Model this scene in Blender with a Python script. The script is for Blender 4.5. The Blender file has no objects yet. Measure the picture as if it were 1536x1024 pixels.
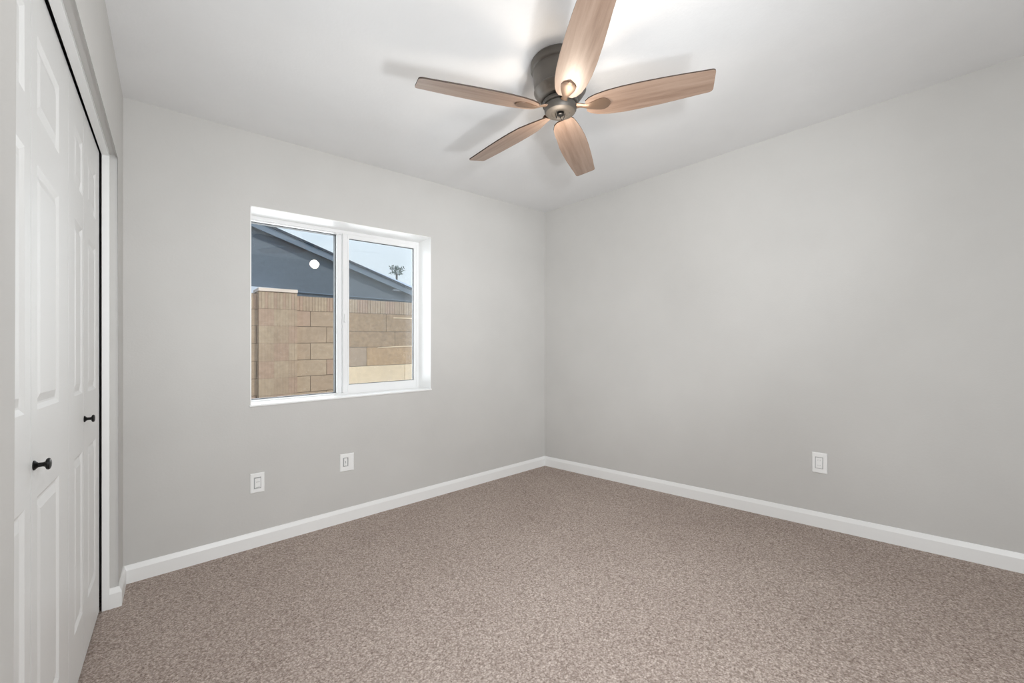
import bpy, bmesh, math, random
from mathutils import Vector, Matrix

C = bpy.context.scene.collection
SC = bpy.context.scene
R = math.radians
random.seed(4)

# ------------------------------------------------------------------ camera
# plan: window wall inner face on y = 0, room on y < 0, closet on the left, metres
CAM = (0.032, -2.893, 1.11)
cd = bpy.data.cameras.new('camera')
cd.sensor_width = 36.0
cd.lens = 645.0 / 1536.0 * 36.0
cd.shift_y = 14.0 / 1536.0
cd.clip_start = 0.02
cam = bpy.data.objects.new('camera', cd)
cam.location = CAM
cam.rotation_euler = (R(90), 0, R(-41.5))
C.objects.link(cam)
SC.camera = cam

# ------------------------------------------------------------------ world, sun, lamps, exposure
SC.view_settings.view_transform = 'Standard'
SC.view_settings.look = 'None'
SC.view_settings.exposure = 0.0
SC.view_settings.gamma = 1.0
SC.view_settings.use_curve_mapping = False

w = bpy.data.worlds.new('sky')
SC.world = w
w.use_nodes = True
nt = w.node_tree
nt.nodes.clear()
out = nt.nodes.new('ShaderNodeOutputWorld')
bg = nt.nodes.new('ShaderNodeBackground')
bg.inputs['Strength'].default_value = 1.0
tc = nt.nodes.new('ShaderNodeTexCoord')
sep = nt.nodes.new('ShaderNodeSeparateXYZ')
cr = nt.nodes.new('ShaderNodeValToRGB')
cr.color_ramp.elements[0].position = 0.0
cr.color_ramp.elements[0].color = (0.90, 0.97, 1.0, 1)
cr.color_ramp.elements[1].position = 0.75
cr.color_ramp.elements[1].color = (0.26, 0.48, 0.86, 1)
e = cr.color_ramp.elements.new(0.22)
e.color = (0.80, 0.91, 1.0, 1)
nt.links.new(tc.outputs['Generated'], sep.inputs[0])
nt.links.new(sep.outputs['Z'], cr.inputs[0])
nt.links.new(cr.outputs[0], bg.inputs['Color'])
nt.links.new(bg.outputs[0], out.inputs[0])


def lamp(name, kind, loc, energy, color=(1, 1, 1), direction=None, **kw):
    d = bpy.data.lights.new(name, kind)
    d.energy = energy
    d.color = color
    for k, v in kw.items():
        setattr(d, k, v)
    o = bpy.data.objects.new(name, d)
    o.location = loc
    if direction is not None:
        o.rotation_euler = Vector(direction).to_track_quat('-Z', 'Y').to_euler()
    C.objects.link(o)
    return o


lamp('sun', 'SUN', (-2, -6, 9), 2.1, (1.0, 0.93, 0.82), (-0.40, 0.62, -0.72), angle=R(0.6))
# added fill lamps behind the camera, aimed to even out the room's brightness
WHITE = (0.94, 0.975, 1.0)
lamp('fill_broad', 'AREA', (0.70, -3.4, 1.30), 34, WHITE, (0.62, 0.80, 0.12), shape='RECTANGLE', size=0.9, size_y=1.6)
lamp('fill_down', 'SPOT', (0.9, -3.3, 1.9), 100, WHITE, (0.16, 0.9, -0.46), spot_size=R(88), spot_blend=1.0, shadow_soft_size=0.08)
lamp('fill_up', 'SPOT', (0.9, -3.2, 0.9), 82, WHITE, (0.0, 0.9, 0.60), spot_size=R(88), spot_blend=1.0, shadow_soft_size=0.10)
lamp('fill_side', 'SPOT', (0.45, -3.2, 1.5), 105, WHITE, (2.6, 2.5, 0.55), spot_size=R(70), spot_blend=1.0, shadow_soft_size=0.08)
# daylight pouring through the window
lamp('window_daylight', 'AREA', (1.155, 0.75, 1.38), 38, WHITE, (0, -1, -0.02), shape='RECTANGLE', size=1.7, size_y=1.5)

# ------------------------------------------------------------------ floor grade
# The slab of this house is out of level: it falls 1.6 degrees across the room,
# and the ceiling, sills and skirting run with it while the walls stand plumb.
def grade(x, y):
    return -0.0544 + 0.02097 * x - 0.01855 * y


# ------------------------------------------------------------------ materials
def mat(name, color, rough=0.6, metal=0.0, spec=0.5):
    m = bpy.data.materials.new(name)
    m.use_nodes = True
    b = m.node_tree.nodes['Principled BSDF']
    b.inputs['Base Color'].default_value = (*color, 1)
    b.inputs['Roughness'].default_value = rough
    b.inputs['Metallic'].default_value = metal
    b.inputs['Specular IOR Level'].default_value = spec
    return m


def N(m, t, **kw):
    n = m.node_tree.nodes.new(t)
    for k, v in kw.items():
        setattr(n, k, v)
    return n


def L(m, a, b):
    m.node_tree.links.new(a, b)


def bsdf(m):
    return m.node_tree.nodes['Principled BSDF']


def ramp(m, stops):
    n = N(m, 'ShaderNodeValToRGB')
    els = n.color_ramp.elements
    while len(els) < len(stops):
        els.new(0.5)
    for el, (p, c) in zip(els, stops):
        el.position = p
        el.color = (*c, 1)
    return n


def coords(m, scale=(1, 1, 1)):
    t = N(m, 'ShaderNodeTexCoord')
    mp = N(m, 'ShaderNodeMapping')
    mp.inputs['Scale'].default_value = scale
    L(m, t.outputs['Object'], mp.inputs['Vector'])
    return mp.outputs['Vector']


def noise(m, vec, scale, detail=3, rough=0.55):
    n = N(m, 'ShaderNodeTexNoise')
    n.inputs['Scale'].default_value = scale
    n.inputs['Detail'].default_value = detail
    n.inputs['Roughness'].default_value = rough
    L(m, vec, n.inputs['Vector'])
    return n


def bump(m, height, strength, dist):
    b = N(m, 'ShaderNodeBump')
    b.inputs['Strength'].default_value = strength
    b.inputs['Distance'].default_value = dist
    L(m, height, b.inputs['Height'])
    L(m, b.outputs['Normal'], bsdf(m).inputs['Normal'])
    return b


def paint(name, color, rough, tex=90, bstr=0.12, var=0.025):
    """rolled paint on lightly textured drywall"""
    m = mat(name, color, rough, spec=0.35)
    v = coords(m)
    n = noise(m, v, tex, 3)
    n2 = noise(m, v, 2.2, 4)
    r = ramp(m, [(0.3, tuple(c * (1 - var) for c in color)), (0.7, tuple(min(1, c * (1 + var)) for c in color))])
    L(m, n2.outputs['Fac'], r.inputs[0])
    L(m, r.outputs[0], bsdf(m).inputs['Base Color'])
    bump(m, n.outputs['Fac'], bstr, 0.004)
    return m


M_WALL = paint('greige_wall_paint', (0.624, 0.612, 0.592), 0.75)
M_CEIL = paint('white_ceiling_paint', (0.82, 0.82, 0.82), 0.85, 60, 0.15)
M_TRIM = mat('white_trim_paint', (0.92, 0.92, 0.91), 0.35)
M_VINYL = mat('white_vinyl', (0.88, 0.88, 0.88), 0.3)
M_PLASTIC = mat('white_plastic', (0.94, 0.94, 0.93), 0.3)
M_SLOT = mat('grey_slot', (0.25, 0.25, 0.25), 0.6)
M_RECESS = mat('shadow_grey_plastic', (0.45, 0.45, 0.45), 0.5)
M_BLACK = mat('black_oiled_metal', (0.012, 0.012, 0.012), 0.35, 0.6)
M_GASKET = mat('dark_gasket', (0.05, 0.055, 0.06), 0.6)
M_DARK = mat('closet_shade', (0.02, 0.02, 0.02), 0.9)  # near-black colour stands for the unlit closet interior
M_BRONZE = mat('aged_bronze', (0.085, 0.076, 0.066), 0.5, 0.35)
M_HOUSING = mat('aged_bronze_housing', (0.125, 0.112, 0.098), 0.42, 0.35)
M_IRON = mat('blade_iron_bronze', (0.20, 0.135, 0.095), 0.4, 0.5)
M_WIRE = mat('black_wire', (0.01, 0.01, 0.01), 0.5)


def door_paint():
    m = mat('white_wood_grain_door', (0.82, 0.82, 0.81), 0.42)
    v = coords(m, (60, 60, 2.2))
    n = noise(m, v, 2.0, 5, 0.6)
    v2 = coords(m, (160, 160, 60))
    n2 = noise(m, v2, 1.0, 2)
    ad = N(m, 'ShaderNodeMath', operation='ADD')
    L(m, n.outputs['Fac'], ad.inputs[0])
    L(m, n2.outputs['Fac'], ad.inputs[1])
    bump(m, ad.outputs[0], 0.22, 0.0025)
    return m


M_DOOR = door_paint()


def carpet():
    m = mat('brown_beige_carpet', (0.4, 0.33, 0.29), 1.0, spec=0.05)
    v = coords(m)
    wob = noise(m, v, 60, 2)
    mixv = N(m, 'ShaderNodeMix', data_type='VECTOR')
    mixv.inputs['Factor'].default_value = 0.012
    L(m, v, mixv.inputs[4])
    L(m, wob.outputs['Color'], mixv.inputs[5])
    vo = N(m, 'ShaderNodeTexVoronoi')
    vo.inputs['Scale'].default_value = 105
    L(m, mixv.outputs[1], vo.inputs['Vector'])
    n = noise(m, v, 165, 4, 0.8)
    nb = noise(m, v, 62, 2, 0.6)
    na = N(m, 'ShaderNodeMath', operation='MULTIPLY_ADD')
    L(m, nb.outputs['Fac'], na.inputs[0])
    na.inputs[1].default_value = 0.24
    na.inputs[2].default_value = -0.12
    ns = N(m, 'ShaderNodeMath', operation='ADD')
    L(m, n.outputs['Fac'], ns.inputs[0])
    L(m, na.outputs[0], ns.inputs[1])
    n2 = noise(m, v, 1.6, 4)
    r = ramp(m, [(0.32, (0.23, 0.175, 0.15)), (0.45, (0.50, 0.413, 0.363)), (0.56, (0.63, 0.537, 0.482)), (0.70, (0.92, 0.82, 0.755))])
    L(m, ns.outputs[0], r.inputs[0])
    # darker between the tufts
    r2 = ramp(m, [(0.25, (1, 1, 1)), (0.75, (0.55, 0.52, 0.50))])
    L(m, vo.outputs['Distance'], r2.inputs[0])
    mul = N(m, 'ShaderNodeMix', data_type='RGBA', blend_type='MULTIPLY')
    mul.inputs['Factor'].default_value = 0.75
    L(m, r.outputs[0], mul.inputs[6])
    L(m, r2.outputs[0], mul.inputs[7])
    r3 = ramp(m, [(0.35, (0.93, 0.92, 0.92)), (0.65, (1.0, 1.0, 1.0))])
    L(m, n2.outputs['Fac'], r3.inputs[0])
    mul2 = N(m, 'ShaderNodeMix', data_type='RGBA', blend_type='MULTIPLY')
    mul2.inputs['Factor'].default_value = 1.0
    L(m, mul.outputs[2], mul2.inputs[6])
    L(m, r3.outputs[0], mul2.inputs[7])
    L(m, mul2.outputs[2], bsdf(m).inputs['Base Color'])
    sub = N(m, 'ShaderNodeMath', operation='SUBTRACT')
    L(m, ns.outputs[0], sub.inputs[0])
    L(m, vo.outputs['Distance'], sub.inputs[1])
    bump(m, sub.outputs[0], 0.5, 0.006)
    return m


M_CARPET = carpet()


def wood():
    m = mat('walnut_blade_veneer', (0.42, 0.26, 0.17), 0.42)
    bsdf(m).inputs['Coat Weight'].default_value = 0.35
    bsdf(m).inputs['Coat Roughness'].default_value = 0.3
    v = coords(m, (1.6, 26, 26))
    n = noise(m, v, 1.6, 6, 0.65)
    v2 = coords(m, (0.9, 9, 9))
    n2 = noise(m, v2, 1.2, 3)
    r = ramp(m, [(0.3, (0.165, 0.095, 0.06)), (0.5, (0.30, 0.205, 0.152)), (0.72, (0.43, 0.315, 0.245))])
    mx = N(m, 'ShaderNodeMath', operation='MULTIPLY_ADD')
    L(m, n.outputs['Fac'], mx.inputs[0])
    mx.inputs[1].default_value = 0.6
    sc = N(m, 'ShaderNodeMath', operation='MULTIPLY')
    L(m, n2.outputs['Fac'], sc.inputs[0])
    sc.inputs[1].default_value = 0.4
    L(m, sc.outputs[0], mx.inputs[2])
    L(m, mx.outputs[0], r.inputs[0])
    L(m, r.outputs[0], bsdf(m).inputs['Base Color'])
    return m


M_WOOD = wood()
M_EDGE = mat('dark_walnut_edge', (0.05, 0.03, 0.02), 0.5)


def glass(name, tint=(0.97, 0.985, 0.99), refl=0.9):
    m = bpy.data.materials.new(name)
    m.use_nodes = True
    t = m.node_tree
    t.nodes.clear()
    o = N(m, 'ShaderNodeOutputMaterial')
    mix = N(m, 'ShaderNodeMixShader')
    tr = N(m, 'ShaderNodeBsdfTransparent')
    tr.inputs['Color'].default_value = (*tint, 1)
    gl = N(m, 'ShaderNodeBsdfGlossy')
    gl.inputs['Roughness'].default_value = 0.015
    gl.inputs['Color'].default_value = (refl, refl, refl, 1)
    fr = N(m, 'ShaderNodeFresnel')
    fr.inputs['IOR'].default_value = 1.45
    L(m, fr.outputs[0], mix.inputs[0])
    L(m, tr.outputs[0], mix.inputs[1])
    L(m, gl.outputs[0], mix.inputs[2])
    L(m, mix.outputs[0], o.inputs[0])
    return m


M_GLASS = glass('window_glass')


def screen_mat():
    m = bpy.data.materials.new('grey_insect_screen')
    m.use_nodes = True
    t = m.node_tree
    t.nodes.clear()
    o = N(m, 'ShaderNodeOutputMaterial')
    mix = N(m, 'ShaderNodeMixShader')
    mix.inputs[0].default_value = 0.06
    tr = N(m, 'ShaderNodeBsdfTransparent')
    df = N(m, 'ShaderNodeBsdfDiffuse')
    df.inputs['Color'].default_value = (0.55, 0.57, 0.58, 1)
    L(m, tr.outputs[0], mix.inputs[1])
    L(m, df.outputs[0], mix.inputs[2])
    L(m, mix.outputs[0], o.inputs[0])
    return m


M_SCREEN = screen_mat()


def stone(name, color, var=0.12, sc=14):
    m = mat(name, color, 0.95, spec=0.1)
    v = coords(m)
    n = noise(m, v, sc, 6, 0.7)
    r = ramp(m, [(0.3, tuple(c * (1 - var) for c in color)), (0.7, tuple(min(1, c * (1 + var)) for c in color))])
    L(m, n.outputs['Fac'], r.inputs[0])
    L(m, r.outputs[0], bsdf(m).inputs['Base Color'])
    bump(m, n.outputs['Fac'], 0.3, 0.01)
    return m


M_BLOCK = [stone('tan_block', (0.45, 0.335, 0.235)), stone('rosy_tan_block', (0.46, 0.325, 0.235)),
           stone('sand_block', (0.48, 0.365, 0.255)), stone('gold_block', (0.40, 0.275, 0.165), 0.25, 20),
           stone('sunlit_block', (0.88, 0.70, 0.47), 0.1, 9), stone('mortar', (0.17, 0.13, 0.095)),  # the pale cream paints sunlight onto the low right course
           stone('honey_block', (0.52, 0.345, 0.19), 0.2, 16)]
M_CAP = stone('pink_cap_stone', (0.80, 0.67, 0.56), 0.06)
M_GABLE = stone('slate_stucco', (0.155, 0.185, 0.215), 0.06, 8)
M_FASCIA = mat('slate_fascia', (0.17, 0.22, 0.275), 0.7)
M_SHINGLE = stone('dark_shingle', (0.055, 0.07, 0.09), 0.2, 20)
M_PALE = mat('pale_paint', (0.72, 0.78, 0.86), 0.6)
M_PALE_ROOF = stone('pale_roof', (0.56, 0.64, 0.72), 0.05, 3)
M_LEAF = mat('blue_green_leaf', (0.09, 0.16, 0.14), 0.8)
M_BARK = mat('grey_bark', (0.12, 0.11, 0.10), 0.9)
M_DIRT = stone('yard_dirt', (0.45, 0.36, 0.27), 0.15, 5)


# ------------------------------------------------------------------ mesh helpers
class MB:
    """collects shapes in level coordinates; build() links them as ONE mesh object"""

    def __init__(self):
        self.bm = bmesh.new()
        self.mi = 0

    def face(self, pts):
        f = self.bm.faces.new([self.bm.verts.new(p) for p in pts])
        f.material_index = self.mi
        return f

    def hexa(self, b, t):
        """b, t: four points of the bottom and of the top ring, counter-clockwise from above"""
        vb = [self.bm.verts.new(p) for p in b]
        vt = [self.bm.verts.new(p) for p in t]
        n = len(vb)
        fs = [self.bm.faces.new(vb[::-1]), self.bm.faces.new(vt)]
        for i in range(n):
            fs.append(self.bm.faces.new([vb[i], vb[(i + 1) % n], vt[(i + 1) % n], vt[i]]))
        for f in fs:
            f.material_index = self.mi
        return fs

    def box(self, x0, x1, y0, y1, z0, z1):
        q = [(x0, y0), (x1, y0), (x1, y1), (x0, y1)]
        return self.hexa([(x, y, z0) for x, y in q], [(x, y, z1) for x, y in q])

    def plan(self, poly, z0, z1):
        return self.hexa([(x, y, z0) for x, y in poly], [(x, y, z1) for x, y in poly])

    def sweep(self, prof, a, b, na, nb, caps=True):
        """profile (out, z) swept from plan point a to b; na, nb: 'out' vectors at the two ends (mitres)"""
        ra = [self.bm.verts.new((a[0] + o * na[0], a[1] + o * na[1], z)) for o, z in prof]
        rb = [self.bm.verts.new((b[0] + o * nb[0], b[1] + o * nb[1], z)) for o, z in prof]
        n = len(prof)
        for i in range(n):
            self.bm.faces.new([ra[i], ra[(i + 1) % n], rb[(i + 1) % n], rb[i]])
        if caps:
            self.bm.faces.new(ra[::-1])
            self.bm.faces.new(rb)

    def lathe(self, prof, seg=48, axis='Z', origin=(0, 0, 0)):
        rings = []
        ox, oy, oz = origin
        for r, z in prof:
            ring = []
            for k in range(seg):
                a = 2 * math.pi * k / seg
                c, s = r * math.cos(a), r * math.sin(a)
                p = {'Z': (c, s, z), 'Y': (c, z, -s), 'X': (z, c, s)}[axis]
                ring.append(self.bm.verts.new((p[0] + ox, p[1] + oy, p[2] + oz)))
            rings.append(ring)
        for r0, r1 in zip(rings, rings[1:]):
            for k in range(seg):
                self.bm.faces.new([r0[k], r0[(k + 1) % seg], r1[(k + 1) % seg], r1[k]])
        self.bm.faces.new(rings[0][::-1])
        self.bm.faces.new(rings[-1])

    def tube(self, pts, r, seg=8):
        pts = [Vector(p) for p in pts]
        rings = []
        for i, p in enumerate(pts):
            t = (pts[min(i + 1, len(pts) - 1)] - pts[max(i - 1, 0)]).normalized()
            u = t.cross(Vector((0.31, 0.9, 0.2))).normalized()
            v = t.cross(u)
            rings.append([self.bm.verts.new(p + r * (math.cos(2 * math.pi * k / seg) * u + math.sin(2 * math.pi * k / seg) * v))
                          for k in range(seg)])
        for a, b in zip(rings, rings[1:]):
            for k in range(seg):
                self.bm.faces.new([a[k], a[(k + 1) % seg], b[(k + 1) % seg], b[k]])
        self.bm.faces.new(rings[0][::-1])
        self.bm.faces.new(rings[-1])

    def build(self, name, mats, parent=None, graded=False, smooth=False, bevel=0.0, weld=True):
        bm = self.bm
        if weld:
            bmesh.ops.remove_doubles(bm, verts=bm.verts, dist=1e-6)
        bmesh.ops.recalc_face_normals(bm, faces=bm.faces)
        if bevel:
            es = [ed for ed in bm.edges if len(ed.link_faces) == 2 and ed.calc_face_angle(0) > 0.5]
            bmesh.ops.bevel(bm, geom=es, offset=bevel, segments=2, affect='EDGES', profile=0.6)
        if graded:
            for v in bm.verts:
                v.co.z += grade(v.co.x, v.co.y)
        me = bpy.data.meshes.new(name)
        bm.to_mesh(me)
        bm.free()
        for m in (mats if isinstance(mats, (list, tuple)) else [mats]):
            me.materials.append(m)
        if smooth:
            for p in me.polygons:
                p.use_smooth = True
            try:
                me.set_sharp_from_angle(angle=R(35))
            except Exception:
                pass
        o = bpy.data.objects.new(name, me)
        C.objects.link(o)
        if parent is not None:
            o.parent = parent
        return o


def tag(o, label=None, cat=None, group=None, kind=None):
    if label:
        o['label'] = label
    if cat:
        o['category'] = cat
    if group:
        o['group'] = group
    if kind:
        o['kind'] = kind
    return o


def attach(o, parent):
    """parent a mesh built in place: the part keeps its position, whatever its parent's own"""
    o.parent = parent
    if parent.type == 'EMPTY':
        o.matrix_parent_inverse = Matrix.Translation(-Vector(parent.location))
    return o


def empty(name, loc, rot=(0, 0, 0)):
    o = bpy.data.objects.new(name, None)
    o.empty_display_size = 0.1
    o.location = loc
    o.rotation_euler = rot
    C.objects.link(o)
    return o


# ------------------------------------------------------------------ room shell
HC = 2.43                                   # ceiling height
RX = lambda y: 3.012 - 0.0536 * y           # right wall inner face
LX = lambda y: 0.056 * y                    # closet wall inner face
DX = lambda y: 0.0577 * y - 0.0606          # front face of the closet doors
YB = -3.62                                  # rear wall
CL = -0.80                                  # closet rear
Y_OPEN0, Y_OPEN1 = -0.2385, -1.875          # closet opening

m = MB()
m.plan([(CL - .1, YB - .1), (RX(YB) + .1, YB - .1), (RX(0) + .1, 0.1), (CL - .1, 0.1)], -0.10, 0.0)
tag(m.build('floor', M_CARPET, graded=True), 'brown and beige speckled cut pile carpet covering the bedroom floor', 'floor', kind='structure')

m = MB()
m.plan([(CL - .1, YB - .1), (RX(YB) + .1, YB - .1), (RX(.26) + .1, 0.26), (CL - .1, 0.26)], HC, HC + 0.12)
tag(m.build('ceiling', M_CEIL, graded=True), 'plain white ceiling the fan hangs from', 'ceiling', kind='structure')

WX0, WX1, WZ0, WZ1, WT = 0.552, 1.757, 0.8315, 2.000, 0.26    # window opening, wall thickness
m = MB()
m.box(CL - .1, WX0, 0, WT, -.1, HC)
m.box(WX1, RX(0) + .1, 0, WT, -.1, HC)
m.box(WX0, WX1, 0, WT, -.1, WZ0)
m.box(WX0, WX1, 0, WT, WZ1, HC)
tag(m.build('wall_back', M_WALL, graded=True), 'grey painted wall with the window in it', 'wall', kind='structure')

m = MB()
m.plan([(RX(YB), YB), (RX(YB) + .12, YB), (RX(0) + .12, 0), (RX(0), 0)], -.1, HC)
tag(m.build('wall_right', M_WALL, graded=True), 'long blank grey painted wall with one power outlet', 'wall', kind='structure')

m = MB()
m.box(CL - .1, RX(YB) + .1, YB - .1, YB, -.1, HC)
tag(m.build('wall_front', M_WALL, graded=True), 'grey wall behind the viewer', 'wall', kind='structure')

# closet wall: short return by the corner, header above the doors, length behind the camera
DZ = 2.046                                   # soffit height of the opening
yz = [(YB, -.1), (Y_OPEN1, -.1), (Y_OPEN1, DZ), (Y_OPEN0, DZ), (Y_OPEN0, -.1), (0, -.1), (0, HC), (YB, HC)]
m = MB()
m.hexa([(LX(y) - 0.054, y, z) for y, z in yz], [(LX(y), y, z) for y, z in yz])
def on_front(v):
    return abs(v.co.x - LX(v.co.y)) < 1e-4
es = []
for ed in m.bm.edges:
    v0, v1 = ed.verts
    if on_front(v0) and on_front(v1) and all(Y_OPEN1 - 1e-4 < v.co.y < Y_OPEN0 + 1e-4 and v.co.z < DZ + 1e-4 for v in (v0, v1)):
        es.append(ed)
bmesh.ops.bevel(m.bm, geom=es, offset=0.016, segments=5, affect='EDGES', profile=0.5)
tag(m.build('wall_left', M_WALL, graded=True, smooth=True), 'white painted wall around the closet doors', 'wall', kind='structure')

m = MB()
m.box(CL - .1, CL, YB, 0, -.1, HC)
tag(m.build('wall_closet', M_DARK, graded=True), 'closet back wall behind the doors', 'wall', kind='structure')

# white jamb liner of the closet opening: side board and head board
JT = 0.012
m = MB()
for y, sgn in ((Y_OPEN0, -1), (Y_OPEN1, 1)):
    xa, xb = LX(y) - 0.029, LX(y) - 0.0545
    m.box(xb, xa, min(y, y + sgn * JT), max(y, y + sgn * JT), 0, DZ)
q = [(LX(Y_OPEN1) - .0545, Y_OPEN1), (LX(Y_OPEN1) - .029, Y_OPEN1), (LX(Y_OPEN0) - .029, Y_OPEN0), (LX(Y_OPEN0) - .0545, Y_OPEN0)]
m.plan(q, DZ - JT, DZ)
tag(m.build('trim_1', M_TRIM, graded=True, bevel=0.0015), 'white jamb boards lining the closet opening', 'trim', kind='structure')

# ------------------------------------------------------------------ baseboards
BP = [(0, 0), (0.013, 0), (0.013, 0.066), (0.0045, 0.090), (0, 0.090)]
def unit(x, y):
    l = math.hypot(x, y)
    return (x / l, y / l)
nR = unit(-1, -0.0536)
nL = unit(1, -0.056)
def mitre(a, b):
    d = a[0] * b[0] + a[1] * b[1]
    return ((a[0] + b[0]) / (1 + d), (a[1] + b[1]) / (1 + d))
m = MB()
m.sweep(BP, (0, 0), (RX(0), 0), mitre((0, -1), nL), mitre((0, -1), nR))
tag(m.build('baseboard_back', M_TRIM, graded=True), 'white baseboard under the window', 'baseboard', kind='structure')
m = MB()
m.sweep(BP, (RX(0), 0), (RX(YB), YB), mitre((0, -1), nR), nR)
tag(m.build('baseboard_right', M_TRIM, graded=True), 'white baseboard along the blank wall', 'baseboard', kind='structure')
m = MB()
nJ = (0, -1)
c = (LX(Y_OPEN0), Y_OPEN0)
m.sweep(BP, (0, 0), c, mitre((0, -1), nL), mitre(nL, nJ))
m.sweep(BP, c, (LX(Y_OPEN0) - 0.031, Y_OPEN0), mitre(nL, nJ), nJ)
tag(m.build('baseboard_left', M_TRIM, graded=True), 'short white baseboard turning the corner into the closet opening', 'baseboard', kind='structure')

# ------------------------------------------------------------------ window
win = empty('window_1', ((WX0 + WX1) / 2, 0.18, WZ0 + grade(1.15, .18)))
tag(win, 'white vinyl sliding window with two panes in a deep reveal', 'window', kind='structure')
def wpart(m, name, mats, parent=win, **kw):
    return attach(m.build(name, mats, graded=True, **kw), parent)

t = 0.004
m = MB()
m.box(WX0 - .001, WX0 + t, -.0015, .19, WZ0, WZ1)
m.box(WX1 - t, WX1 + .001, -.0015, .19, WZ0, WZ1)
m.box(WX0 - .001, WX1 + .001, -.0015, .19, WZ1 - t, WZ1 + .001)
wpart(m, 'reveal', M_TRIM, weld=False)
m = MB()
m.box(WX0 - .006, WX1 + .006, -.008, .19, WZ0 - .006, WZ0 + .005)
wpart(m, 'sill', M_TRIM, bevel=0.002)

FY0, FY1 = 0.180, 0.255
m = MB()                                             # outer frame
m.box(WX0 + t, WX0 + .034, FY0, FY1, WZ0 + .004, WZ1 - t)
m.box(WX1 - .022, WX1 - t, FY0, FY1, WZ0 + .004, WZ1 - t)
m.box(WX0 + .034, WX1 - .022, FY0, FY1, WZ1 - .026, WZ1 - t)
m.box(WX0 + .034, WX1 - .022, FY0, FY1, WZ0 + .004, WZ0 + .013)
m.box(WX0 + .034, WX1 - .022, FY0 + .012, FY1, WZ1 - .031, WZ1 - .026)
m.box(WX0 + .034, 1.118, FY0 + .030, FY1, WZ0 + .013, WZ0 + .016)
wpart(m, 'frame', M_VINYL, weld=False)
m = MB()                                             # meeting stile of the fixed light
m.box(1.117, 1.158, .208, .248, WZ0 + .013, WZ1 - .026)
m.box(1.117, 1.124, .200, .208, WZ0 + .013, WZ1 - .026)
wpart(m, 'mullion', M_VINYL, weld=False)

GL = (0.586, 1.117, WZ0 + .0155, WZ1 - .030)         # fixed glass x0 x1 z0 z1
m = MB()
m.box(GL[0], GL[1], .222, .226, GL[2], GL[3])
fixed = wpart(m, 'pane', M_GLASS)
def gasket(x0, x1, z0, z1, y0, y1, g=.0032):
    m = MB()
    m.box(x0, x0 + g, y0, y1, z0, z1)
    m.box(x1 - g, x1, y0, y1, z0, z1)
    m.box(x0 + g, x1 - g, y0, y1, z1 - g, z1)
    m.box(x0 + g, x1 - g, y0, y1, z0, z0 + g)
    return m
wpart(gasket(*GL, .2195, .2560, .0042), 'gasket', M_GASKET, weld=False)

# sliding sash (right): rails and stiles, glass, latch
SX0, SX1, SZ0, SZ1 = 1.152, 1.736, WZ0 + .013, WZ1 - .026
GX0, GX1, GZ0, GZ1 = 1.1975, 1.7145, 0.9005, 1.9465
m = MB()
m.box(SX0, GX0, .184, .206, SZ0, SZ1)
m.box(GX1, SX1, .184, .206, SZ0, SZ1)
m.box(GX0, GX1, .184, .206, SZ0, GZ0)
m.box(GX0, GX1, .184, .206, GZ1, SZ1)
m.box(SX0, SX0 + .006, .176, .184, SZ0, SZ1)
m.box(GX0 - .012, GX0 - .008, .180, .184, SZ0, SZ1)
sash = wpart(m, 'sash', M_VINYL, weld=False)
m = MB()
m.box(GX0, GX1, .197, .201, GZ0, GZ1)
wpart(m, 'pane', M_GLASS, sash)
wpart(gasket(GX0, GX1, GZ0, GZ1, .1935, .2070), 'gasket', M_GASKET, sash, weld=False)
m = MB()
m.box(SX0 + .008, SX0 + .020, .170, .184, 1.345, 1.405)
m.box(SX0 + .005, SX0 + .023, .164, .172, 1.352, 1.375)
wpart(m, 'latch', M_VINYL, sash, weld=False, bevel=0.0)
m = MB()                                             # insect screen outside the sliding half
m.box(1.125, 1.737, .2435, .2445, WZ0 + .013, WZ1 - .028)
wpart(m, 'screen', M_SCREEN)

# ------------------------------------------------------------------ closet bifold doors
DIR = Vector((-0.0577, -1, 0)).normalized()          # along the doors, from the corner towards the camera
OUT = Vector((1, -0.0577, 0)).normalized()
P0 = Vector((DX(-0.2522), -0.2522, 0))               # far edge of the leaf next to the jamb
def s_off(s):
    p = P0 + DIR * s
    return p

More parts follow.
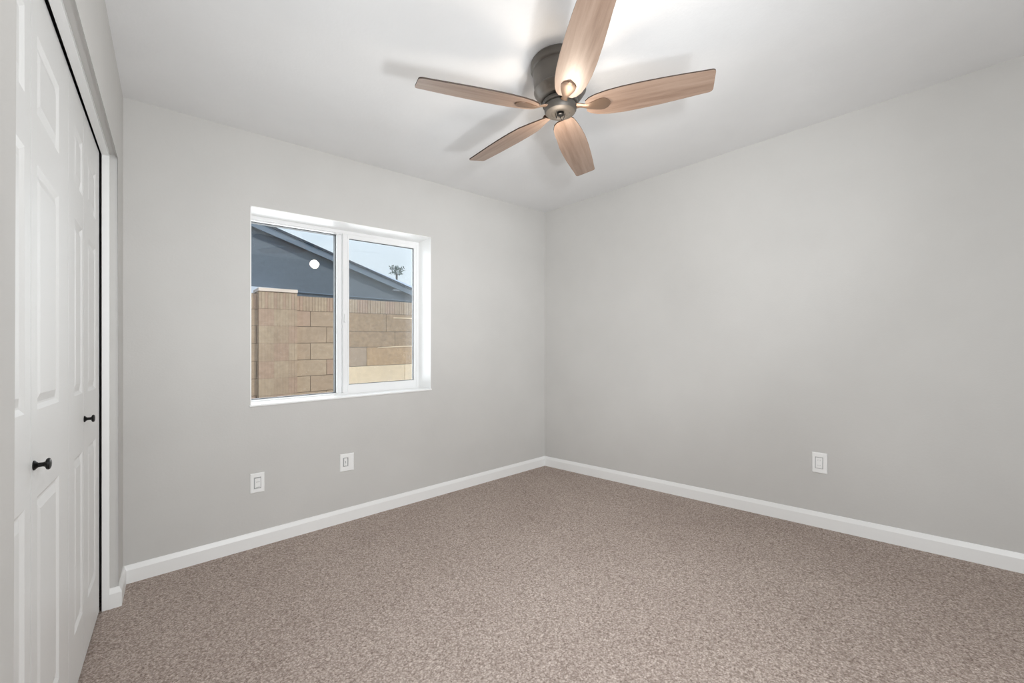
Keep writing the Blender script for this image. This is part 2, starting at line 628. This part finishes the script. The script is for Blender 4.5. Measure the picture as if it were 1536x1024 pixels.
ROWS = [(0.205, 0.790), (1.000, 1.592), (1.712, 1.905)]
ZB, ZT = 0.012, 2.037
def leaf(s0, s1, p0, p1, parent, name='leaf'):
    """one moulded door leaf from s0 to s1, its three raised panels from p0 to p1 (all along the doors)"""
    g = 0.0022
    m = MB()
    th = 0.030
    def P(s, d, z):
        q = P0 + DIR * s + OUT * d
        return (q.x, q.y, z)
    xs = [s0 + g, p0, p1, s1 - g]
    zs = [ZB] + [v for r in ROWS for v in r] + [ZT]
    for i in range(3):
        for j in range(len(zs) - 1):
            hole = i == 1 and j % 2 == 1
            a, b, c0, c1 = xs[i], xs[i + 1], zs[j], zs[j + 1]
            if not hole:
                m.face([P(a, 0, c0), P(b, 0, c0), P(b, 0, c1), P(a, 0, c1)])
            else:
                loops = [(0, 0), (0.012, -0.0065), (0.017, -0.0065), (0.038, -0.001)]
                prev = None
                for ins, dep in loops:
                    ins_x = min(ins, (b - a) * 0.28)
                    ring = [(a + ins_x, c0 + ins), (b - ins_x, c0 + ins), (b - ins_x, c1 - ins), (a + ins_x, c1 - ins)]
                    ring = [P(s, dep, z) for s, z in ring]
                    if prev:
                        for k in range(4):
                            m.face([prev[k], prev[(k + 1) % 4], ring[(k + 1) % 4], ring[k]])
                    prev = ring
                m.face(prev)
    a, b = xs[0], xs[3]
    m.face([P(a, -th, ZB), P(a, -th, ZT), P(b, -th, ZT), P(b, -th, ZB)])
    for u in (a, b):
        col = [P(u, 0, z) for z in zs]
        m.face([P(u, -th, ZB)] + col + [P(u, -th, ZT)])
    for z in (ZB, ZT):
        m.face([P(a, 0, z), P(p0, 0, z), P(p1, 0, z), P(b, 0, z), P(b, -th, z), P(a, -th, z)])
    return attach(m.build(name, M_DOOR, graded=True), parent)

def knob(s, z, leaf_o, root):
    m = MB()
    prof = [(0.0115, 0), (0.0115, 0.0025), (0.0095, 0.004), (0.0055, 0.008), (0.0050, 0.016), (0.0065, 0.019),
            (0.0125, 0.0215), (0.0138, 0.0245), (0.0125, 0.0275), (0.008, 0.0292), (0.001, 0.0296)]
    m.lathe(prof, 28, 'X')
    rot = Matrix.Rotation(math.atan2(OUT.y, OUT.x), 4, 'Z')
    p = P0 + DIR * s
    bmesh.ops.transform(m.bm, matrix=Matrix.Translation((p.x, p.y, z)) @ rot, verts=m.bm.verts)
    o = m.build('knob', M_BLACK, graded=True, smooth=True)
    attach(o, leaf_o)
    o['label'] = 'black metal knob'
    return o

S = [0.0, 0.4262, 0.7092, 1.1619, 1.6120]
d1 = empty('door_1', (s_off(S[3]).x, s_off(S[3]).y, 0))
tag(d1, 'white panelled bifold closet door nearest the viewer, black knob', 'door', 'closet bifold doors', 'structure')
d2 = empty('door_2', (s_off(S[1]).x, s_off(S[1]).y, 0))
tag(d2, 'white panelled bifold closet door beside the jamb, black knob', 'door', 'closet bifold doors', 'structure')
leaf(S[0] + .006, S[1], 0.1152, 0.324, d2)
lf = leaf(S[1], S[2], 0.4484, 0.6098, d2)
knob(0.4130, 0.903, lf, d2)
lf = leaf(S[2], S[3], 0.8512, 1.1047, d1)
knob(1.1405, 0.872, lf, d1)
leaf(S[3], S[4], 1.2167, 1.5300, d1)

# ------------------------------------------------------------------ outlets and jacks
def plate(name, w, h, label, cat, loc, rz, style):
    """wall plate; local x along the wall, y out of the wall towards the room is -y"""
    root = empty(name, loc, (0, 0, rz))
    tag(root, label, cat)
    m = MB()
    pts = lambda ww, hh, y: [(-ww, y, -hh), (ww, y, -hh), (ww, y, hh), (-ww, y, hh)]
    ow, oh = style['open'][0] / 2, style['open'][1] / 2
    cx, cz = style.get('at', (0, 0))
    a = pts(w / 2, h / 2, 0)
    b = pts(w / 2, h / 2, -.003)
    c = pts(w / 2 - .004, h / 2 - .004, -.0065)
    d = [(cx - ow, -.0065, cz - oh), (cx + ow, -.0065, cz - oh), (cx + ow, -.0065, cz + oh), (cx - ow, -.0065, cz + oh)]
    e = [(x, -.0015, z) for x, y, z in d]
    for p, q in ((a, b), (b, c), (c, d), (d, e)):
        for k in range(4):
            m.face([p[k], p[(k + 1) % 4], q[(k + 1) % 4], q[k]])
    m.face(a)
    m.build('cover_plate', M_PLASTIC, root)
    m = MB()
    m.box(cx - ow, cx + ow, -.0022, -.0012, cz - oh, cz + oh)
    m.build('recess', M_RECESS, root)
    for nm, (x0, x1, z0, z1, dep, mt) in style['bits']:
        m = MB()
        m.box(x0, x1, -dep, -.0018, z0, z1)
        m.build(nm, mt, root, bevel=0.0008)
    return root

zg = lambda x, y, z: z + grade(x, y)
plate('wall_jack', .074, .115, 'white jack plate low on the window wall, nearer the closet, with a square insert', 'wall plate',
      (.587, -.0005, zg(.587, 0, .3755)), 0,
      dict(open=(.038, .068), bits=[('insert', (-.0135, .0165, -.0285, .026, .0062, M_PLASTIC)),
                                    ('slot', (-.008, .012, .004, .0068, .0066, M_RECESS)),
                                    ('slot', (-.007, .011, -.026, -.0235, .0066, M_RECESS))]))
plate('wall_jack', .092, .116, 'wider white jack plate below the right half of the window, narrow insert', 'wall plate',
      (1.113, -.0005, zg(1.113, 0, .395)), 0,
      dict(open=(.036, .060), at=(-.010, .003),
           bits=[('insert', (-.020, .001, -.022, .028, .0062, M_PLASTIC)),
                 ('slot', (-.0125, -.0075, -.006, .012, .0066, M_RECESS)),
                 ('screw', (-.012, -.008, -.018, -.014, .0066, M_RECESS)),
                 ('ridge', (.021, .0225, -.045, .045, .0072, M_PLASTIC))]))
yo = -2.183
plate('power_outlet', .076, .122, 'white power outlet low on the long blank wall', 'power outlet',
      (RX(yo) - .0005, yo, zg(RX(yo), yo, .386)), math.atan2(-1, 0.0536) ,
      dict(open=(.040, .070), at=(-.002, 0),
           bits=[('face', (-.019, .014, -.032, .031, .0060, M_PLASTIC)),
                 ('socket', (-.014, .010, .004, .026, .0072, M_PLASTIC)),
                 ('socket', (-.014, .010, -.027, -.005, .0072, M_PLASTIC)),
                 ('slot', (-.008, -.0065, .012, .020, .0076, M_SLOT)),
                 ('slot', (.0025, .004, .012, .020, .0076, M_SLOT)),
                 ('slot', (-.008, -.0065, -.019, -.011, .0076, M_SLOT)),
                 ('slot', (.0025, .004, -.019, -.011, .0076, M_SLOT))]))

# ------------------------------------------------------------------ ceiling fan
FX, FY = 1.507, -1.553
g0 = grade(FX, FY)
fan = empty('ceiling_fan', (FX, FY, HC + g0), (R(-1.063), R(-1.2), 0))
tag(fan, 'bronze flush-mount ceiling fan with five brown wood blades and no light', 'ceiling fan')
Z = lambda h: h - HC          # heights above the floor -> below the ceiling
m = MB()
m.lathe([(.100, Z(2.4305)), (.126, Z(2.4300)), (.131, Z(2.424)), (.131, Z(2.398)), (.128, Z(2.392)), (.1225, Z(2.389)),
         (.1215, Z(2.386)), (.1235, Z(2.383)), (.1215, Z(2.379)), (.1190, Z(2.330)), (.1165, Z(2.302)), (.1195, Z(2.299)),
         (.1195, Z(2.295)), (.1160, Z(2.291)), (.110, Z(2.281)), (.107, Z(2.279)), (.100, Z(2.268)), (.090, Z(2.260)),
         (.083, Z(2.2575)), (.070, Z(2.256))], 72)
m.build('motor_housing', M_HOUSING, fan, smooth=True)
m = MB()
m.lathe([(.066, Z(2.2565)), (.066, Z(2.250)), (.080, Z(2.249)), (.0815, Z(2.246)), (.0815, Z(2.236)), (.078, Z(2.233)), (.06, Z(2.232))], 64)
m.build('flywheel', M_BRONZE, fan, smooth=True)
m = MB()
m.lathe([(.055, Z(2.233)), (.0690, Z(2.232)), (.0735, Z(2.229)), (.0745, Z(2.222)), (.0730, Z(2.208)), (.067, Z(2.199)),
         (.054, Z(2.194)), (.044, Z(2.193)), (.040, Z(2.199)), (.020, Z(2.201))], 64)
hub = m.build('switch_housing', M_BRONZE, fan, smooth=True)
m = MB()
m.lathe([(.005, Z(2.2005)), (.016, Z(2.200)), (.017, Z(2.190)), (.012, Z(2.187)), (.001, Z(2.187))], 24)
m.build('socket', M_BLACK, hub, smooth=True)
for a0, rr in ((0.3, .026), (2.6, .022)):
    m = MB()
    ca, sa = math.cos(a0), math.sin(a0)
    pts = []
    for k in range(13):
        f = k / 12
        x = (f - .5) * 2 * rr * .55
        pts.append((ca * .020 - sa * x, sa * .020 + ca * x, Z(2.200) - .026 * math.sin(math.pi * f)))
    m.tube(pts, .0016, 6)
    m.build('wire', M_WIRE, hub, smooth=True)

# one blade along +x; every blade is a mesh of its own, wood outline with rounded tip
def blade_outline(r1, root):
    up = [(.118, .030), (.135, .046), (.165, .060), (.215, .071), (.28, .0765), (.36, .0765), (.45, .0725), (.54, .066), (.60, .061)]
    lo = [(.118, -.030), (.135, -.044), (.165, -.055), (.215, -.064), (.28, -.069), (.36, -.070), (.45, -.068), (.54, -.064), (.60, -.060)]
    if root == 'wide':                              # root runs in under the hub
        up = [(.074, .034), (.088, .052), (.12, .064), (.165, .070)] + up[3:]
        lo = [(.074, -.034), (.092, -.044), (.13, -.052), (.165, -.058)] + lo[3:]
    elif root == 'slim':
        up = [(.074, .020), (.10, .030), (.14, .046), (.18, .060)] + up[3:]
        lo = [(.074, -.018), (.10, -.024), (.14, -.038), (.18, -.054)] + lo[3:]
    k = r1 / .655
    up = [(.118 + (x - .118) * k, y) for x, y in up]
    lo = [(.118 + (x - .118) * k, y) for x, y in lo]
    tip = []
    for a in range(0, 91, 15):
        tip.append((r1 - .018 + .018 * math.sin(R(a)), .041 + .018 * math.cos(R(a))))
    for a in range(0, 91, 15):
        tip.append((r1 - .014 + .014 * math.cos(R(a)), -.044 - .014 * math.sin(R(a))))
    return up + tip + lo[::-1]

def make_blade(ang, r1=.655, droop=0.0, root='iron', pitch=13.0):
    root_m = Matrix.Translation((0, 0, Z(2.208))) @ Matrix.Rotation(R(ang), 4, 'Z') @ Matrix.Rotation(R(droop), 4, 'Y') \
        @ Matrix.Rotation(R(-pitch), 4, 'X')
    pts = blade_outline(r1, root)
    m = MB()
    for f in m.hexa([(x, y, -.003) for x, y in pts], [(x, y, .003) for x, y in pts])[2:]:
        f.material_index = 1
    b = m.build('blade', [M_WOOD, M_EDGE], fan)
    b.matrix_local = root_m
    # blade iron: arm from the flywheel and a spade-shaped plate under the blade
    m = MB()
    prof = [(.070, .016, .012), (.088, .0135, .010), (.105, .012, .004), (.124, .014, -.003), (.142, .020, -.0045), (.162, .027, -.0045),
            (.182, .032, -.0045), (.198, .032, -.0045), (.212, .025, -.0045), (.222, .013, -.0045), (.226, .003, -.0045)]
    if root != 'iron':                               # here the iron sits on top of the blade
        prof = [(x, hw, .0150 - (.0095 if x > .1 else 0)) for x, hw, zc in prof]
    rows = []
    for x, hw, zc in prof:
        ring = [(x, -hw, zc - .002), (x, -hw * .5, zc - .0055), (x, hw * .5, zc - .0055), (x, hw, zc - .002), (x, hw, zc + .0015), (x, -hw, zc + .0015)]
        rows.append([m.bm.verts.new(p) for p in ring])
    for a, c in zip(rows, rows[1:]):
        for k in range(6):
            m.bm.faces.new([a[k], a[(k + 1) % 6], c[(k + 1) % 6], c[k]])
    m.bm.faces.new(rows[0][::-1])
    m.bm.faces.new(rows[-1])
    i = m.build('blade_iron', M_IRON, b, smooth=True)
    return b

for ang, r1, dr, root in ((160.0, .655, 0, 'iron'), (232.5, .665, 0, 'iron'), (300.5, .648, 0, 'iron'),
                           (29.0, .672, 2.4, 'wide'), (90.0, .645, 0, 'slim')):
    make_blade(ang, r1, dr, root)

# the lamps of the fan's missing light kit
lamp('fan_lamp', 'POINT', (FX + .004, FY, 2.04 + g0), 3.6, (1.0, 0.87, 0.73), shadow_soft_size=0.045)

# ------------------------------------------------------------------ outside
m = MB()
m.box(-14, 40, WT + .01, 45, -.45, -.25)
tag(m.build('ground', M_DIRT), 'bare tan yard outside the window', 'ground', kind='structure')

# block garden wall: 20 cm courses in running bond, ribbed top course, pilaster with a pale cap
bw = empty('garden_wall', (1.6, 3.0, -.2))
tag(bw, 'tan concrete block garden wall outside the window', 'wall', kind='thing')
def gpart(m, name, mats, **kw):
    return attach(m.build(name, mats, graded=True, **kw), bw)
TOP = [1.868, 1.683, 1.487, 1.279, 1.066, 0.862, 0.660, 0.458, 0.256, 0.054]
TOP2 = [1.868, 1.683, 1.430, 1.215, 0.955, 0.680, 0.458, 0.256, 0.054]      # taller courses of the right-hand stretch
XS = 2.134                                                                  # where the two stretches meet
m = MB()
m.mi = 5
m.box(-3.5, 8.5, 2.912, 3.10, -.2, 1.860)
JO = .006
x = -3.5
k = 0
while x < 8.5:                                                              # ribbed top course
    wd = .0365
    k += 1
    m.mi = (int(x * 7.3) * 5) % 3
    m.box(x + .0018, x + wd - .0018, 2.900 + .002 * (k % 2), 3.0, TOP[1] + JO, TOP[0])
    x += wd
for r in range(1, len(TOP) - 1):
    x = XS - (.4 if r % 2 else .2)
    m.mi = random.choice((0, 1, 2))
    m.box(x + JO / 2, XS - JO / 2, 2.9, 3.0, TOP[r + 1] + JO, TOP[r])
    while x > -3.5:
        m.mi = random.choice((0, 0, 1, 2))
        m.box(x - .4 + JO / 2, x - JO / 2, 2.9, 3.0, TOP[r + 1] + JO, TOP[r])
        x -= .4
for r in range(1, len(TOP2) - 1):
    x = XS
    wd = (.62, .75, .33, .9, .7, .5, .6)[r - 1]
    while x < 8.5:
        m.mi = {1: 3, 2: 3, 3: 0 if x < XS + .1 else 6, 4: 4}.get(r, 3)  # pale course: a patch of sunlight put into the block colour
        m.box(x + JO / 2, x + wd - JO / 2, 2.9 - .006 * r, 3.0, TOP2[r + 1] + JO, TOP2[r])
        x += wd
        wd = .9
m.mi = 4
m.box(2.86, 3.9, 2.885, 2.9, 1.628, 1.640)                                  # thin ledges, sun on the block tops painted in as pale colour
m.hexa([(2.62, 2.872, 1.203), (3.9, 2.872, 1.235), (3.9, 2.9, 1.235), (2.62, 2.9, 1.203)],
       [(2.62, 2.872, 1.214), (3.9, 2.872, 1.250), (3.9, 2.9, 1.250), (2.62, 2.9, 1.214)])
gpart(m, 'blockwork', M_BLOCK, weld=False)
m = MB()
PX0, PX1, PY = 1.147, 1.566, 2.845
m.mi = 5
m.box(PX0 + .004, PX1 - .004, PY + .008, 3.12, -.2, 1.888)
PT = [1.892, 1.690, 1.487, 1.279, 1.066, 0.862, 0.660, 0.458, 0.256, 0.054]
for r in range(len(PT) - 1):
    nr = 13
    wd = (PX1 - PX0) / nr
    for k in range(nr):
        if r == 0:
            m.mi = (k * 2) % 3
            m.box(PX0 + k * wd + .001, PX0 + (k + 1) * wd - .001, PY + .0015 * (k % 2), 3.0, PT[r + 1] + .003, PT[r])
        else:
            m.mi = (r + k // 5) % 3
            m.box(PX0 + k * wd + .0004, PX0 + (k + 1) * wd - .0004, PY + .001 * (k % 2), 3.0, PT[r + 1] + .002, PT[r])
gpart(m, 'pilaster', M_BLOCK, weld=False)
m = MB()
m.box(PX0 - .004, PX1 + .004, PY - .012, 3.13, 1.897, 1.936)
gpart(m, 'cap', M_CAP, bevel=0.003)

# dark gabled house beyond the wall
hs = empty('house', (3.0, 12.0, -.25))
tag(hs, 'dark slate gabled house right behind the garden wall', 'house')
def hpart(m, name, mats, root=hs, **kw):
    return attach(m.build(name, mats, **kw), root)
rz = lambda x: 3.508 - .305 * (x - 3.818)             # top of the right-hand rake
AX = 1.0                                              # apex
lz = lambda x: rz(AX) - .305 * (AX - x)
xl, xr = -5.2, 7.2
m = MB()
poly = [(xl + .5, -.25), (xr - .6, -.25), (xr - .6, rz(xr - .6) - .16), (AX, rz(AX) - .16), (xl + .5, lz(xl + .5) - .16)]
m.hexa([(x, 8.14, z) for x, z in poly], [(x, 16, z) for x, z in poly])
hpart(m, 'gable_wall', M_GABLE)
m = MB()
for (xa, za), (xb, zb) in (((AX, rz(AX)), (xr, rz(xr))), ((xl, lz(xl)), (AX, rz(AX)))):
    q = [(xa, za - .05), (xb, zb - .05), (xb, zb), (xa, za)]
    m.hexa([(x, 7.97, z) for x, z in q], [(x, 16.4, z) for x, z in q])
hpart(m, 'roof', M_SHINGLE, weld=False)
m = MB()
for (xa, za), (xb, zb) in (((AX, rz(AX)), (xr, rz(xr))), ((xl, lz(xl)), (AX, rz(AX)))):
    q = [(xa, za - .20), (xb, zb - .20), (xb, zb - .05), (xa, za - .05)]
    m.hexa([(x, 8.0, z) for x, z in q], [(x, 8.03, z) for x, z in q])
hpart(m, 'fascia', M_FASCIA, weld=False)
m = MB()
m.box(2.62, 6.4, 8.10, 8.145, 2.497, 2.520)
hpart(m, 'trim_band', M_FASCIA)
m = MB()
m.box(-1.5, 2.63, 7.75, 8.14, 2.36, 2.50)
hpart(m, 'porch_roof', M_PALE)
m = MB()
m.box(5.40, 6.5, 8.04, 8.14, 2.765, 2.792)
hpart(m, 'gutter', M_PALE)

# pale-roofed house further off
h2 = empty('house', (10.5, 24.0, -.25))
tag(h2, 'distant house with a pale hipped roof, seen through the right pane', 'house')
m = MB()
ev = 4.05
b = [(5.0, 20), (15.6, 20), (15.6, 28), (5.0, 28)]
rA, rB = (8.2, 24.0), (10.9, 24.0)
zr = 6.60
v = lambda p, z: (p[0], p[1], z)
m.face([v(b[0], ev), v(b[1], ev), v(rB, zr), v(rA, zr)])
m.face([v(b[1], ev), v(b[2], ev), v(rB, zr)])
m.face([v(b[2], ev), v(b[3], ev), v(rA, zr), v(rB, zr)])
m.face([v(b[3], ev), v(b[0], ev), v(rA, zr)])
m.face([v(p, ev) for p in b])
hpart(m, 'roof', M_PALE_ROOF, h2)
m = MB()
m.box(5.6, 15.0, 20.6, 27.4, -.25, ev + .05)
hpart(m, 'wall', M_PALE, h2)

# small tree top above that roof
tr = empty('tree', (16.42, 30.0, -.25))
tag(tr, 'small sparse tree top rising over the distant pale roof', 'tree')
m = MB()
m.tube([(16.42, 30, -.25), (16.47, 30, 4), (16.42, 30, 7.5)], .08, 8)
hpart(m, 'trunk', M_BARK, tr)
m = MB()
rnd = random.Random(9)
for k in range(130):
    a, u, rr = rnd.uniform(0, 6.28), rnd.uniform(-1, 1), rnd.uniform(.1, .58)
    c = Vector((16.42 + rr * math.cos(a) * 1.05, 30 + rr * math.sin(a), 7.76 + .36 * u))
    d = Vector((rnd.uniform(-1, 1), rnd.uniform(-1, 1), rnd.uniform(-.6, .8))).normalized()
    sd = d.cross(Vector((0.2, 0.4, 1))).normalized() * .045
    m.face([c - d * .15, c + sd, c + d * .17, c - sd])
hpart(m, 'crown', M_LEAF, tr, weld=False)
